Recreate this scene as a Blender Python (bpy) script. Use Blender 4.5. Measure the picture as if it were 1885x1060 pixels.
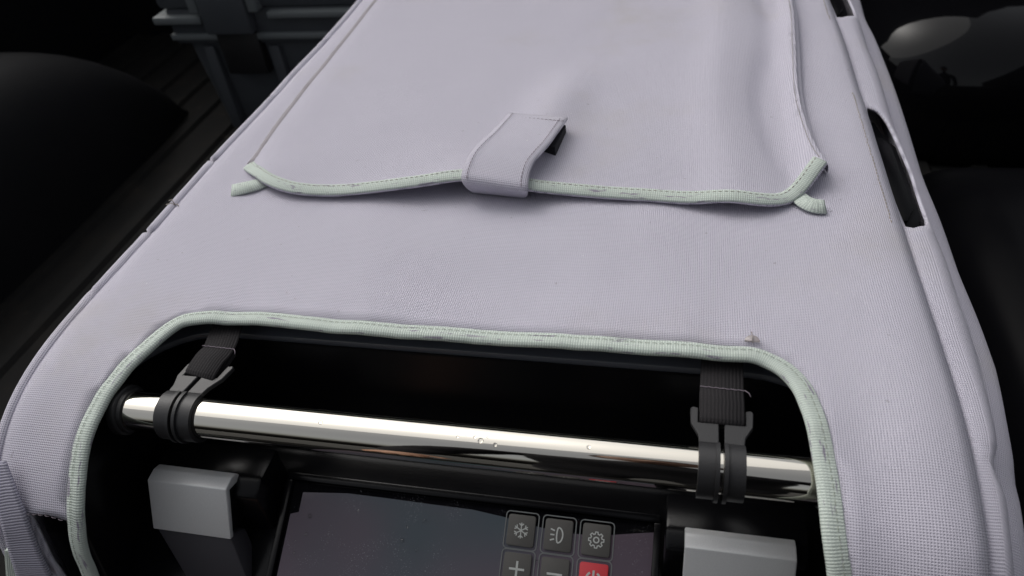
import bpy, bmesh, math, random
import numpy as np
from mathutils import Vector, Matrix, noise
from mathutils.geometry import delaunay_2d_cdt

random.seed(7)
for o in list(bpy.data.objects):
    bpy.data.objects.remove(o, do_unlink=True)
scene = bpy.context.scene
COL = scene.collection

# ------------------------------------------------------------------ camera
H = 0.68                      # camera height above the truck bed floor
T = 0.42                      # height of the top of the covered fridge
CX, CY, F = 942.5, 530.0, 1368.04          # photo centre and focal length, photo pixels
XA = Vector((0.97725206, 0.05676053, -0.20434445))
YA = Vector((0.19075825, -0.65631511, 0.72997381))
ZA = Vector((-0.09268065, -0.7523488, -0.65221283))
cam_d = bpy.data.cameras.new('camera')
cam = bpy.data.objects.new('camera', cam_d)
COL.objects.link(cam)
right = Vector((XA[0], YA[0], ZA[0]))
down = Vector((XA[1], YA[1], ZA[1]))
fwd = Vector((XA[2], YA[2], ZA[2]))
m = Matrix((right, -down, -fwd)).transposed().to_4x4()
m.translation = (0, 0, H)
cam.matrix_world = m
cam_d.sensor_width = 36.0
cam_d.lens = F / 1885.0 * 36.0
cam_d.clip_start = 0.01
cam_d.clip_end = 200
cam_d.dof.use_dof = True
cam_d.dof.focus_distance = 0.41
cam_d.dof.aperture_fstop = 12.0
scene.camera = cam

# ------------------------------------------------------------------ light
SUN_EL, SUN_AZ = math.radians(50), math.radians(-55)     # azimuth from +Y towards +X
w = bpy.data.worlds.new('World')
scene.world = w
w.use_nodes = True
nt = w.node_tree
nt.nodes.clear()
sky = nt.nodes.new('ShaderNodeTexSky')
sky.sky_type = 'NISHITA'
sky.sun_disc = False
sky.sun_elevation = SUN_EL
sky.sun_rotation = SUN_AZ
sky.dust_density = 6.0
sky.air_density = 1.2
hs = nt.nodes.new('ShaderNodeHueSaturation')
hs.inputs['Saturation'].default_value = 0.22
bg = nt.nodes.new('ShaderNodeBackground')
bg.inputs['Strength'].default_value = 0.15
wo = nt.nodes.new('ShaderNodeOutputWorld')
nt.links.new(sky.outputs[0], hs.inputs['Color'])
nt.links.new(hs.outputs[0], bg.inputs['Color'])
nt.links.new(bg.outputs[0], wo.inputs['Surface'])
sd = bpy.data.lights.new('sun', 'SUN')
sd.energy = 1.2
sd.angle = math.radians(90)
sd.color = (1.0, 0.97, 0.93)
sun = bpy.data.objects.new('sun', sd)
COL.objects.link(sun)
sun_dir = Vector((math.sin(SUN_AZ) * math.cos(SUN_EL), math.cos(SUN_AZ) * math.cos(SUN_EL), math.sin(SUN_EL)))
sun.rotation_euler = (-sun_dir).to_track_quat('-Z', 'Y').to_euler()
sun.location = sun_dir * 5
vs = scene.view_settings
vs.view_transform = 'Standard'
vs.look = 'None'
vs.gamma = 1
vs.use_curve_mapping = False
vs.exposure = -0.4

# ------------------------------------------------------------------ helpers: pixels of the photo to directions
def ray(px, py):
    v = (px - CX, py - CY, F)
    return Vector((sum(XA[i] * v[i] for i in range(3)), sum(YA[i] * v[i] for i in range(3)), sum(ZA[i] * v[i] for i in range(3))))

def pix(px, py, z):
    d = ray(px, py)
    t = (z - H) / d.z
    return Vector((d.x * t, d.y * t, z))

def pixplane(px, py, p0, n):
    d = ray(px, py)
    o = Vector((0, 0, H))
    t = (Vector(p0) - o).dot(n) / d.dot(n)
    return o + d * t

def catmull(pts, k=8):
    pts = [Vector(p) for p in pts]
    out = []
    for i in range(len(pts) - 1):
        p0 = pts[i - 1] if i else pts[0] * 2 - pts[1]
        p1, p2 = pts[i], pts[i + 1]
        p3 = pts[i + 2] if i + 2 < len(pts) else pts[-1] * 2 - pts[-2]
        for j in range(k):
            t = j / k
            out.append(0.5 * ((2 * p1) + (p2 - p0) * t + (2 * p0 - 5 * p1 + 4 * p2 - p3) * t * t + (3 * p1 - p0 - 3 * p2 + p3) * t ** 3))
    out.append(pts[-1])
    return out

def resample(pts, step):
    L = [0]
    for a, b in zip(pts, pts[1:]):
        L.append(L[-1] + (b - a).length)
    n = max(2, int(L[-1] / step) + 1)
    out, j = [], 0
    for i in range(n):
        s = L[-1] * i / (n - 1)
        while j < len(L) - 2 and L[j + 1] < s:
            j += 1
        d = L[j + 1] - L[j]
        out.append(pts[j].lerp(pts[j + 1], (s - L[j]) / d if d > 1e-12 else 0))
    return out

# ------------------------------------------------------------------ helpers: objects
def obj(name, me, mat, parent=None, smooth=True):
    if isinstance(me, bmesh.types.BMesh):
        bm = me
        me = bpy.data.meshes.new(name)
        bm.to_mesh(me)
        bm.free()
    o = bpy.data.objects.new(name, me)
    COL.objects.link(o)
    if mat is not None:
        me.materials.clear()
        me.materials.append(mat)
    if smooth:
        for p in me.polygons:
            p.use_smooth = True
    if parent:
        o.parent = parent
        o.matrix_parent_inverse = parent.matrix_world.inverted()
    return o

def empty(name, loc, label, cat, group=None):
    o = bpy.data.objects.new(name, None)
    COL.objects.link(o)
    o.location = loc
    o.matrix_world = Matrix.Translation(loc)
    o.empty_display_size = 0.05
    o['label'] = label
    o['category'] = cat
    if group:
        o['group'] = group
    return o

def autosmooth(o, deg=35):
    me = o.data
    bm = bmesh.new()
    bm.from_mesh(me)
    lim = math.radians(deg)
    for e in bm.edges:
        e.smooth = not (len(e.link_faces) == 2 and e.calc_face_angle(0) > lim)
    bm.to_mesh(me)
    bm.free()

def mesh_uv(verts, faces, uvs=None):
    me = bpy.data.meshes.new('m')
    me.from_pydata([tuple(v) for v in verts], [], faces)
    if uvs is not None:
        l = me.uv_layers.new(name='UVMap')
        idx = np.empty(len(me.loops), dtype=np.int32)
        me.loops.foreach_get('vertex_index', idx)
        l.data.foreach_set('uv', np.array(uvs, dtype=np.float32)[idx].ravel())
    me.update()
    return me

def box_bm(x0, x1, y0, y1, z0, z1, bev=0.0, seg=2):
    bm = bmesh.new()
    bmesh.ops.create_cube(bm, size=1)
    for v in bm.verts:
        v.co = Vector(((x0 + x1) / 2 + v.co.x * (x1 - x0), (y0 + y1) / 2 + v.co.y * (y1 - y0), (z0 + z1) / 2 + v.co.z * (z1 - z0)))
    if bev:
        bmesh.ops.bevel(bm, geom=bm.edges[:], offset=bev, segments=seg, profile=0.5, affect='EDGES')
    return bm

def prism_bm(poly, axis_fn, d0, d1, bev=0.0, seg=2):
    """poly: 2-D points; axis_fn(p, d) -> 3-D point; closed prism between depths d0 and d1"""
    bm = bmesh.new()
    a = [bm.verts.new(axis_fn(p, d0)) for p in poly]
    b = [bm.verts.new(axis_fn(p, d1)) for p in poly]
    n = len(poly)
    bm.faces.new(a)
    bm.faces.new(list(reversed(b)))
    for i in range(n):
        bm.faces.new((a[i], b[i], b[(i + 1) % n], a[(i + 1) % n]))
    bmesh.ops.recalc_face_normals(bm, faces=bm.faces[:])
    if bev:
        bmesh.ops.bevel(bm, geom=bm.edges[:], offset=bev, segments=seg, profile=0.5, affect='EDGES', clamp_overlap=True)
    return bm

def xprism(poly_yz, x0, x1, bev=0.0, seg=2):
    return prism_bm(poly_yz, lambda p, d: (d, p[0], p[1]), x0, x1, bev, seg)

def zprism(poly_xy, z0, z1, bev=0.0, seg=2):
    return prism_bm(poly_xy, lambda p, d: (p[0], p[1], d), z0, z1, bev, seg)

def sweep(pts, nors, sec, closed_sec=True, caps=True):
    """sweep a 2-D section (b, n) along pts; b = sideways (n x t), UV in metres"""
    verts, uvs, faces = [], [], []
    N, K = len(pts), len(sec)
    L = 0
    ls = [0]
    ring = sec + [sec[0]] if closed_sec else sec
    for a, b in zip(ring, ring[1:]):
        ls.append(ls[-1] + math.hypot(b[0] - a[0], b[1] - a[1]))
    KK = len(ring)
    for i in range(N):
        t = (pts[min(i + 1, N - 1)] - pts[max(i - 1, 0)]).normalized()
        n = (nors[i] - t * nors[i].dot(t)).normalized()
        b = n.cross(t)
        if i:
            L += (pts[i] - pts[i - 1]).length
        for k in range(KK):
            s = ring[k]
            verts.append(pts[i] + b * s[0] + n * s[1])
            uvs.append((L, ls[k]))
    for i in range(N - 1):
        for k in range(KK - 1):
            a = i * KK + k
            faces.append((a, a + 1, a + KK + 1, a + KK))
    if closed_sec and caps:
        faces.append(tuple(range(K - 1, -1, -1)))
        faces.append(tuple((N - 1) * KK + k for k in range(K)))
    return mesh_uv(verts, faces, uvs)

def tube(pts, r, seg=8):
    sec = [(r * math.cos(2 * math.pi * k / seg), r * math.sin(2 * math.pi * k / seg)) for k in range(seg)]
    t0 = (pts[1] - pts[0]).normalized()
    n = Vector((0, 0, 1)) if abs(t0.z) < 0.9 else Vector((0, 1, 0))
    return sweep(pts, [n] * len(pts), sec)

def stitches(pts, nors, length=0.0026, gap=0.0012, r=0.00022, lift=0.0002, jit=0.0):
    """separate thread stitches along a curve, one mesh"""
    pts = [Vector(p) for p in pts]
    L = [0]
    for a, b in zip(pts, pts[1:]):
        L.append(L[-1] + (b - a).length)
    def at(s):
        j = 0
        lo, hi = 0, len(L) - 2
        while lo < hi:
            mid = (lo + hi + 1) // 2
            if L[mid] <= s: lo = mid
            else: hi = mid - 1
        j = lo
        d = L[j + 1] - L[j]
        f = (s - L[j]) / d if d > 0 else 0
        return pts[j].lerp(pts[j + 1], f), nors[j].lerp(nors[j + 1], f).normalized()
    verts, faces = [], []
    s = 0
    while s + length < L[-1]:
        a, na = at(s)
        c, nc = at(s + length)
        t = (c - a).normalized()
        n = na
        b = n.cross(t) 
        j = b * random.uniform(-jit, jit)
        base = len(verts)
        for q, lf in ((a, lift - r), ((a + c) / 2, lift + r), (c, lift - r)):
            for (sb, sn) in ((-r, 0), (0, r), (r, 0), (0, -r)):
                verts.append(q + j + b * sb + n * (lf + sn))
        for seg in range(2):
            for k in range(4):
                p = base + seg * 4
                faces.append((p + k, p + (k + 1) % 4, p + 4 + (k + 1) % 4, p + 4 + k))
        s += length + gap
    return mesh_uv(verts, faces)

def inside_np(poly, x, y):
    c = np.zeros(len(x), dtype=bool)
    j = len(poly) - 1
    for i in range(len(poly)):
        xi, yi = poly[i]
        xj, yj = poly[j]
        if yi != yj:
            c ^= ((yi > y) != (yj > y)) & (x < (xj - xi) * (y - yi) / (yj - yi) + xi)
        j = i
    return c

def trimmed(outer, holes, step_u, step_v, fn, keep_d=0.35):
    """triangulated sheet: outline `outer` minus `holes` in (u, v); fn(u, v) -> 3-D; UV = (u, v)"""
    pts = [Vector(p) for p in outer]
    edges = [(i, (i + 1) % len(outer)) for i in range(len(outer))]
    for h in holes:
        b = len(pts)
        pts += [Vector(p) for p in h]
        edges += [(b + i, b + (i + 1) % len(h)) for i in range(len(h))]
    us = [p[0] for p in outer]; vsx = [p[1] for p in outer]
    bnd = np.array([tuple(p) for p in pts])
    nu = int((max(us) - min(us)) / step_u); nv = int((max(vsx) - min(vsx)) / step_v)
    gu, gv = np.meshgrid(np.linspace(min(us), max(us), nu + 1)[1:-1], np.linspace(min(vsx), max(vsx), nv + 1)[1:-1])
    gu, gv = gu.ravel(), gv.ravel()
    ok = inside_np(outer, gu, gv)
    for h in holes:
        ok &= ~inside_np(h, gu, gv)
    gu, gv = gu[ok], gv[ok]
    for k in range(0, len(gu), 2000):
        du = (gu[k:k + 2000, None] - bnd[None, :, 0]) / step_u
        dv = (gv[k:k + 2000, None] - bnd[None, :, 1]) / step_v
        far = (du * du + dv * dv).min(axis=1) > keep_d ** 2
        pts += [Vector((float(a), float(b))) for a, b in zip(gu[k:k + 2000][far], gv[k:k + 2000][far])]
    vo, eo, fo, _, _, _ = delaunay_2d_cdt(pts, edges, [], 0, 1e-7)
    cx = np.array([sum(vo[i][0] for i in f) / len(f) for f in fo])
    cy = np.array([sum(vo[i][1] for i in f) / len(f) for f in fo])
    ok = inside_np(outer, cx, cy)
    for h in holes:
        ok &= ~inside_np(h, cx, cy)
    faces = [tuple(f) for f, k in zip(fo, ok) if k]
    return mesh_uv([fn(p[0], p[1]) for p in vo], faces, [(p[0], p[1]) for p in vo])

def solidify(o, th, offset=-1):
    md = o.modifiers.new('thickness', 'SOLIDIFY')
    md.thickness = th
    md.offset = offset
    md.use_even_offset = False

def loft(curves, nu, nv):
    """surface through a list of curves (each a list of 3-D points, equal count); smooth both ways; UV metres"""
    rows = [resample(catmull(c, 10), 1e9 if False else max(1e-4, sum((b - a).length for a, b in zip(c, c[1:])) / nu)) for c in [[Vector(p) for p in cc] for cc in curves]]
    n = min(len(r) for r in rows)
    rows = [r[:n] for r in rows]
    verts, uvs, faces = [], [], []
    k = max(1, nv // max(1, len(rows) - 1))
    cols = []
    for i in range(n):
        cols.append(catmull([r[i] for r in rows], k) if len(rows) > 2 else [rows[0][i].lerp(rows[1][i], j / nv) for j in range(nv + 1)])
    M = len(cols[0])
    U = 0
    for i in range(n):
        if i:
            U += (cols[i][M // 2] - cols[i - 1][M // 2]).length
        V = 0
        for j in range(M):
            if j:
                V += (cols[i][j] - cols[i][j - 1]).length
            verts.append(cols[i][j])
            uvs.append((V, U))
    for i in range(n - 1):
        for j in range(M - 1):
            a = i * M + j
            faces.append((a, a + 1, a + M + 1, a + M))
    return mesh_uv(verts, faces, uvs)

# ------------------------------------------------------------------ materials
class NT:
    def __init__(s, name):
        s.m = bpy.data.materials.new(name)
        s.m.use_nodes = True
        s.t = s.m.node_tree
        s.b = s.t.nodes['Principled BSDF']
    def n(s, t, **k):
        x = s.t.nodes.new(t)
        for a, b in k.items():
            setattr(x, a, b)
        return x
    def l(s, a, b):
        s.t.links.new(a, b)
    def math(s, op, a, b=None, c=None):
        x = s.n('ShaderNodeMath', operation=op)
        for i, v in enumerate((a, b, c)):
            if v is None: continue
            if isinstance(v, (int, float)): x.inputs[i].default_value = v
            else: s.l(v, x.inputs[i])
        return x.outputs[0]
    def mix(s, f, a, b):
        x = s.n('ShaderNodeMix', data_type='RGBA')
        for i, v in ((0, f), (6, a), (7, b)):
            if isinstance(v, (int, float)): x.inputs[i].default_value = v
            elif isinstance(v, tuple): x.inputs[i].default_value = (*v, 1)
            else: s.l(v, x.inputs[i])
        return x.outputs[2]
    def noise(s, vec, scale, detail=3, rough=0.5):
        x = s.n('ShaderNodeTexNoise')
        x.inputs['Scale'].default_value = scale
        x.inputs['Detail'].default_value = detail
        x.inputs['Roughness'].default_value = rough
        if vec is not None: s.l(vec, x.inputs['Vector'])
        return x.outputs['Fac']
    def ramp(s, f, lo, hi):
        x = s.n('ShaderNodeMapRange', interpolation_type='SMOOTHSTEP')
        s.l(f, x.inputs[0])
        x.inputs[1].default_value = lo
        x.inputs[2].default_value = hi
        return x.outputs[0]
    def bump(s, h, strength, dist, normal=None):
        x = s.n('ShaderNodeBump')
        x.inputs['Strength'].default_value = strength
        x.inputs['Distance'].default_value = dist
        s.l(h, x.inputs['Height'])
        if normal is not None: s.l(normal, x.inputs['Normal'])
        return x.outputs[0]
    def base(s, col=None, rough=None, metal=None, spec=None):
        for k, v in (('Base Color', col), ('Roughness', rough), ('Metallic', metal), ('Specular IOR Level', spec)):
            if v is None: continue
            if isinstance(v, tuple): s.b.inputs[k].default_value = (*v, 1)
            elif isinstance(v, (int, float)): s.b.inputs[k].default_value = v
            else: s.l(v, s.b.inputs[k])

def fabric_mat(name, col, dark, period=0.00125):
    t = NT(name)
    uv = t.n('ShaderNodeTexCoord').outputs['UV']
    ob = t.n('ShaderNodeTexCoord').outputs['Object']
    sp = t.n('ShaderNodeSeparateXYZ'); t.l(uv, sp.inputs[0])
    k = 2 * math.pi / period
    wob = t.noise(ob, 90, 2)
    u = t.math('MULTIPLY_ADD', sp.outputs[0], k, t.math('MULTIPLY', wob, 1.6))
    v = t.math('MULTIPLY_ADD', sp.outputs[1], k, t.math('MULTIPLY', wob, 1.1))
    su, sv = t.math('MULTIPLY_ADD', t.math('SINE', u), 0.5, 0.5), t.math('MULTIPLY_ADD', t.math('SINE', v), 0.5, 0.5)
    chk = t.math('SUBTRACT', 1.0, t.math('MULTIPLY', su, sv))
    gap = t.ramp(chk, 0.65, 0.10)
    yarn = t.noise(ob, 1500, 1)
    stain = t.ramp(t.noise(ob, 7, 5, 0.62), 0.53, 0.78)
    c1 = t.mix(t.math('MULTIPLY', gap, 0.62), col, dark)
    c1 = t.mix(t.math('MULTIPLY', yarn, 0.16), c1, (0.62, 0.6, 0.66))
    c1 = t.mix(t.math('MULTIPLY', stain, 0.45), c1, (0.43, 0.40, 0.37))
    spk = t.ramp(t.noise(ob, 230, 1), 0.775, 0.81)
    c1 = t.mix(t.math('MULTIPLY', spk, 0.35), c1, (0.17, 0.15, 0.16))
    lint = t.ramp(t.noise(ob, 310, 1), 0.805, 0.825)
    c1 = t.mix(t.math('MULTIPLY', lint, 0.5), c1, (0.8, 0.8, 0.8))
    t.base(c1, 0.72, 0, 0.35)
    t.b.inputs['Sheen Weight'].default_value = 0.12
    big = t.bump(t.noise(ob, 26, 3), 0.28, 0.004)
    t.l(t.bump(chk, 0.8, 0.0005, big), t.b.inputs['Normal'])
    return t.m

def ribbed_mat(name, col, dark, rib=0.0013, wear=None, axis=0, rough=0.8, amount=0.6, cross=0.0):
    t = NT(name)
    uv = t.n('ShaderNodeTexCoord').outputs['UV']
    ob = t.n('ShaderNodeTexCoord').outputs['Object']
    sp = t.n('ShaderNodeSeparateXYZ'); t.l(uv, sp.inputs[0])
    k = 2 * math.pi / rib
    wob = t.noise(ob, 160, 2)
    s1 = t.math('SINE', t.math('MULTIPLY_ADD', sp.outputs[axis], k, t.math('MULTIPLY', wob, 3.0)))
    h = t.math('MULTIPLY_ADD', s1, 0.5, 0.5)
    if cross:
        s2 = t.math('SINE', t.math('MULTIPLY', sp.outputs[1 - axis], k * cross))
        h = t.math('MULTIPLY', h, t.math('MULTIPLY_ADD', s2, 0.25, 0.75))
    c = t.mix(t.math('MULTIPLY', t.ramp(h, 0.45, 0.0), amount), col, dark)
    d = t.noise(ob, 45, 4)
    c = t.mix(t.math('MULTIPLY', t.ramp(d, 0.5, 0.75), 0.45), c, tuple(x * 0.62 for x in col))
    if wear:
        mp = t.n('ShaderNodeMapping'); t.l(uv, mp.inputs[0]); mp.inputs['Scale'].default_value = (55, 330, 1)
        wv = t.ramp(t.noise(mp.outputs[0], 1.0, 3, 0.7), 0.585, 0.66)
        c = t.mix(t.math('MULTIPLY', wv, 0.85), c, wear)
    t.base(c, rough, 0, 0.3)
    t.l(t.bump(h, 0.6, 0.0004, t.bump(d, 0.4, 0.002)), t.b.inputs['Normal'])
    return t.m

def plastic_mat(name, col, rough, grain=0.1, dust=0.0, scale=900, spec=0.5, dustcol=(0.2, 0.19, 0.18), rvar=0.12):
    t = NT(name)
    ob = t.n('ShaderNodeTexCoord').outputs['Object']
    n1 = t.noise(ob, scale, 2)
    n2 = t.noise(ob, 14, 5, 0.65)
    c = col
    if dust:
        f = t.math('ADD', t.math('MULTIPLY', t.ramp(n2, 0.42, 0.75), dust), t.math('MULTIPLY', t.ramp(t.noise(ob, scale * 0.35, 1), 0.72, 0.78), dust * 1.2))
        c = t.mix(f, col, dustcol)
    t.base(c, t.math('ADD', rough - rvar / 2, t.math('MULTIPLY', n2, rvar)), 0, spec)
    if grain:
        t.l(t.bump(n1, grain, 0.0006), t.b.inputs['Normal'])
    return t.m

M = {}
M['fabric'] = fabric_mat('lavender_fabric', (0.54, 0.52, 0.605), (0.17, 0.155, 0.25), 0.00115)
M['mint'] = ribbed_mat('mint_webbing', (0.57, 0.63, 0.58), (0.30, 0.36, 0.33), 0.00125, amount=0.55, cross=0.8, wear=(0.24, 0.21, 0.28))
M['blackweb'] = ribbed_mat('black_webbing', (0.018, 0.016, 0.018), (0.006, 0.006, 0.007), 0.0016, axis=1, rough=0.85, cross=1.0)
M['lilacweb'] = ribbed_mat('lilac_webbing', (0.42, 0.41, 0.49), (0.12, 0.11, 0.18), 0.0015, axis=1, rough=0.85, amount=0.7)
M['seam'] = ribbed_mat('worn_seam_tape', (0.36, 0.335, 0.36), (0.22, 0.20, 0.22), 0.0012, amount=0.4)
M['thread'] = plastic_mat('beige_thread', (0.30, 0.27, 0.24), 0.9, 0)
M['mintthread'] = plastic_mat('mint_thread', (0.30, 0.33, 0.28), 0.9, 0)
M['darkthread'] = plastic_mat('grey_lilac_thread', (0.20, 0.17, 0.20), 0.9, 0)
M['blackthread'] = plastic_mat('black_thread', (0.03, 0.03, 0.045), 0.9, 0)
M['body'] = plastic_mat('black_plastic', (0.004, 0.004, 0.005), 0.22, 0.10, 0.005, 1400, 0.22)
M['deck'] = plastic_mat('black_plastic_lid', (0.070, 0.078, 0.095), 0.30, 0.12, 0.03, 1400, 0.6)
M['clip'] = plastic_mat('dark_grey_plastic', (0.022, 0.022, 0.024), 0.42, 0.15, 0.03, 1600, 0.45)
M['arm'] = plastic_mat('charcoal_plastic', (0.045, 0.043, 0.052), 0.5, 0.15, 0.02, 1600, 0.4)
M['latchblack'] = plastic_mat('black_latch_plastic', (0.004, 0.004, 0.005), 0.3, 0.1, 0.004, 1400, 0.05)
M['rubber'] = plastic_mat('black_rubber', (0.009, 0.009, 0.010), 0.5, 0.1, 0.02)
M['velcro'] = plastic_mat('black_hook_tape', (0.012, 0.012, 0.016), 0.95, 0.8, 0)
M['key'] = plastic_mat('grey_rubber_key', (0.075, 0.072, 0.068), 0.55, 0.1, 0.05)
M['redkey'] = plastic_mat('red_rubber_key', (0.62, 0.035, 0.05), 0.5, 0.1, 0.02)
M['icon'] = plastic_mat('pale_grey_print', (0.50, 0.52, 0.51), 0.6, 0)
M['outline'] = plastic_mat('grey_print', (0.16, 0.17, 0.175), 0.6, 0)
M['bed'] = plastic_mat('black_bed_liner', (0.0085, 0.0088, 0.0102), 0.62, 0.4, 0.05, 220, 0.08, (0.03, 0.029, 0.028))
M['floor'] = plastic_mat('dusty_bed_floor', (0.010, 0.010, 0.010), 0.75, 0.5, 0.4, 160, 0.08, (0.024, 0.021, 0.018))
M['gloss'] = plastic_mat('glossy_black_panel', (0.004, 0.004, 0.005), 0.05, 0.0, 0.004, 300, 0.25, rvar=0.04)
M['crate'] = plastic_mat('dark_grey_box_plastic', (0.052, 0.058, 0.066), 0.55, 0.3, 0.03, 500, 0.4)
M['crate_rim'] = plastic_mat('grey_box_rim', (0.13, 0.145, 0.15), 0.5, 0.3, 0.05, 500, 0.4)

def metal_mat():
    t = NT('polished_steel')
    ob = t.n('ShaderNodeTexCoord').outputs['Object']
    mp = t.n('ShaderNodeMapping'); t.l(ob, mp.inputs[0]); mp.inputs['Scale'].default_value = (6, 400, 400)
    n = t.noise(mp.outputs[0], 1.0, 3)
    sm = t.ramp(t.noise(ob, 60, 4, 0.65), 0.52, 0.8)
    t.base((0.68, 0.65, 0.585), t.math('ADD', 0.035, t.math('MULTIPLY', sm, 0.10)), 1.0)
    t.l(t.bump(n, 0.05, 0.0003), t.b.inputs['Normal'])
    return t.m
M['steel'] = metal_mat()

def silver_mat():
    t = NT('satin_silver_paint')
    ob = t.n('ShaderNodeTexCoord').outputs['Object']
    n = t.noise(ob, 2600, 1)
    n2 = t.noise(ob, 50, 4)
    c = t.mix(n, (0.68, 0.69, 0.70), (0.84, 0.85, 0.86))
    t.base(c, t.math('ADD', 0.33, t.math('MULTIPLY', n2, 0.12)), 0.25)
    t.l(t.bump(n, 0.12, 0.0002), t.b.inputs['Normal'])
    return t.m
M['silver'] = silver_mat()

def glass_mat(name, a, b, dust):
    t = NT(name)
    ob = t.n('ShaderNodeTexCoord').outputs['Object']
    sp = t.n('ShaderNodeSeparateXYZ'); t.l(ob, sp.inputs[0])
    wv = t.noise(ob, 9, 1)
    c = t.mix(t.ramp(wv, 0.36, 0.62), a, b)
    pat = t.ramp(t.noise(ob, 60, 4), 0.50, 0.66)
    d = t.math('MULTIPLY', t.ramp(t.noise(ob, 1500, 2, 0.7), 0.60, 0.72), pat)
    c = t.mix(t.math('MULTIPLY', d, dust), c, (0.30, 0.31, 0.34))
    t.base(c, t.math('ADD', 0.05, t.math('MULTIPLY', d, 0.4)), 0, 0.25)
    return t.m
M['glass'] = glass_mat('black_glass', (0.004, 0.004, 0.006), (0.005, 0.005, 0.006), 0.4)
M['sky_reflection'] = glass_mat('painted_sky_reflection', (0.052, 0.086, 0.100), (0.112, 0.090, 0.116), 0.75)  # teal and purple paint in the sky mirrored by the display glass
def drop_mat():
    t = NT('water')
    t.base((1, 1, 1), 0.0)
    t.b.inputs['Transmission Weight'].default_value = 1.0
    t.b.inputs['IOR'].default_value = 1.33
    return t.m
M['water'] = drop_mat()

# ================================================================== truck bed
def structure(o):
    o['kind'] = 'structure'
    return o

# floor: one moulded sheet with ridges that run along the bed
def floor_sheet():
    xs, prof = [], []
    x = -1.42
    verts, faces = [], []
    pts = []
    while x < 0.75:
        pts += [(x, 0.0), (x + 0.006, 0.007), (x + 0.026, 0.007), (x + 0.032, 0.0)]
        x += 0.085
    ys = [-0.25 + i * 0.05 for i in range(40)]
    for y in ys:
        for p in pts:
            verts.append((p[0], y, p[1] - 0.007))
    n = len(pts)
    for i in range(len(ys) - 1):
        for k in range(n - 1):
            a = i * n + k
            faces.append((a, a + 1, a + n + 1, a + n))
    return mesh_uv(verts, faces)
fl = structure(obj('truck_bed_floor', floor_sheet(), M['floor'], smooth=False))
fl['label'] = 'dusty black ribbed floor liner of the truck bed'

def wall(name, bm, lab):
    o = structure(obj(name, bm, M['bed'], smooth=False))
    o['label'] = lab
    return o
wall('truck_bed_wall', box_bm(-1.48, -1.40, -0.25, 1.72, -0.20, 0.52, 0.02), 'matte black side wall of the truck bed behind the wheel arch')
wall('truck_bed_wall', box_bm(0.70, 0.78, -0.25, 1.72, -0.20, 0.52, 0.02), 'black side wall of the truck bed on the glossy side')
wall('truck_cab_rear', box_bm(-1.46, 0.76, 1.68, 1.80, -0.30, 1.20, 0.03), 'black rear wall of the truck cab behind the storage box')

def arch_bm(xin, xout, y0, y1, h, r, pw=3.2):
    """wheel arch: a rounded hump with soft ends; inner face at xin"""
    verts, faces = [], []
    NU, NV = 40, 22
    sgn = 1 if xout > xin else -1
    W = abs(xout - xin)
    for i in range(NU + 1):
        u = i / NU
        y = y0 + (y1 - y0) * u
        e = abs(2 * u - 1)
        hh = h * (1 - e ** pw) ** 0.5 if e < 1 else 0.0
        ww = 1 - 0.16 * e ** 3
        for j in range(NV + 1):
            a = j / NV
            # superellipse quarter then flat to the wall
            if a < 0.7:
                ang = a / 0.7 * math.pi / 2
                cx = (1 - math.cos(ang) ** 0.75) * r
                cz = math.sin(ang) ** 0.75
                xx = cx
            else:
                xx = r + (W - r) * (a - 0.7) / 0.3
                cz = 1.0
            verts.append((xin + sgn * (xx + (1 - ww) * 0.2), y, hh * cz - 0.004))
    for i in range(NU):
        for j in range(NV):
            a = i * (NV + 1) + j
            faces.append((a, a + 1, a + NV + 2, a + NV + 1))
    me = mesh_uv(verts, faces)
    bm = bmesh.new(); bm.from_mesh(me)
    bmesh.ops.recalc_face_normals(bm, faces=bm.faces[:])
    return bm
a1 = obj('wheel_arch', arch_bm(-0.985, -1.40, 0.02, 1.27, 0.27, 0.20, 2.8), M['bed'])
a1['label'] = 'matte black rounded wheel arch beside the storage box'
a1['category'] = 'wheel arch'
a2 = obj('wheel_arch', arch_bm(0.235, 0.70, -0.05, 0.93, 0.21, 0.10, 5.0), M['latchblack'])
a2['label'] = 'black wheel arch in deep shade next to the latch side of the cover'
a2['category'] = 'wheel arch'
def dome_bm(c, r, p):
    bm = bmesh.new()
    bmesh.ops.create_uvsphere(bm, u_segments=64, v_segments=40, radius=1)
    f = lambda x, q: math.copysign(abs(x) ** q, x)
    for v in bm.verts:
        x, y, z = v.co
        rr = math.hypot(x, y)
        lat = math.atan2(z, rr); lon = math.atan2(y, x)
        cl, sl_ = f(math.cos(lat), p[1]), f(math.sin(lat), p[1])
        v.co = Vector((c[0] + r[0] * cl * f(math.cos(lon), p[0]), c[1] + r[1] * cl * f(math.sin(lon), p[0]), c[2] + r[2] * sl_))
        v.co += Vector((0, 0, 0.006 * noise.noise(v.co * 9)))
        v.co.z = max(v.co.z, 0.0)
    return bm
a3 = obj('rounded_case', dome_bm((0.47, 1.41, 0.05), (0.21, 0.30, 0.17), (0.7, 0.6)), M['gloss'])
a3['label'] = 'glossy black rounded case mirroring a pale patch of sky'
a3['category'] = 'case'

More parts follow.
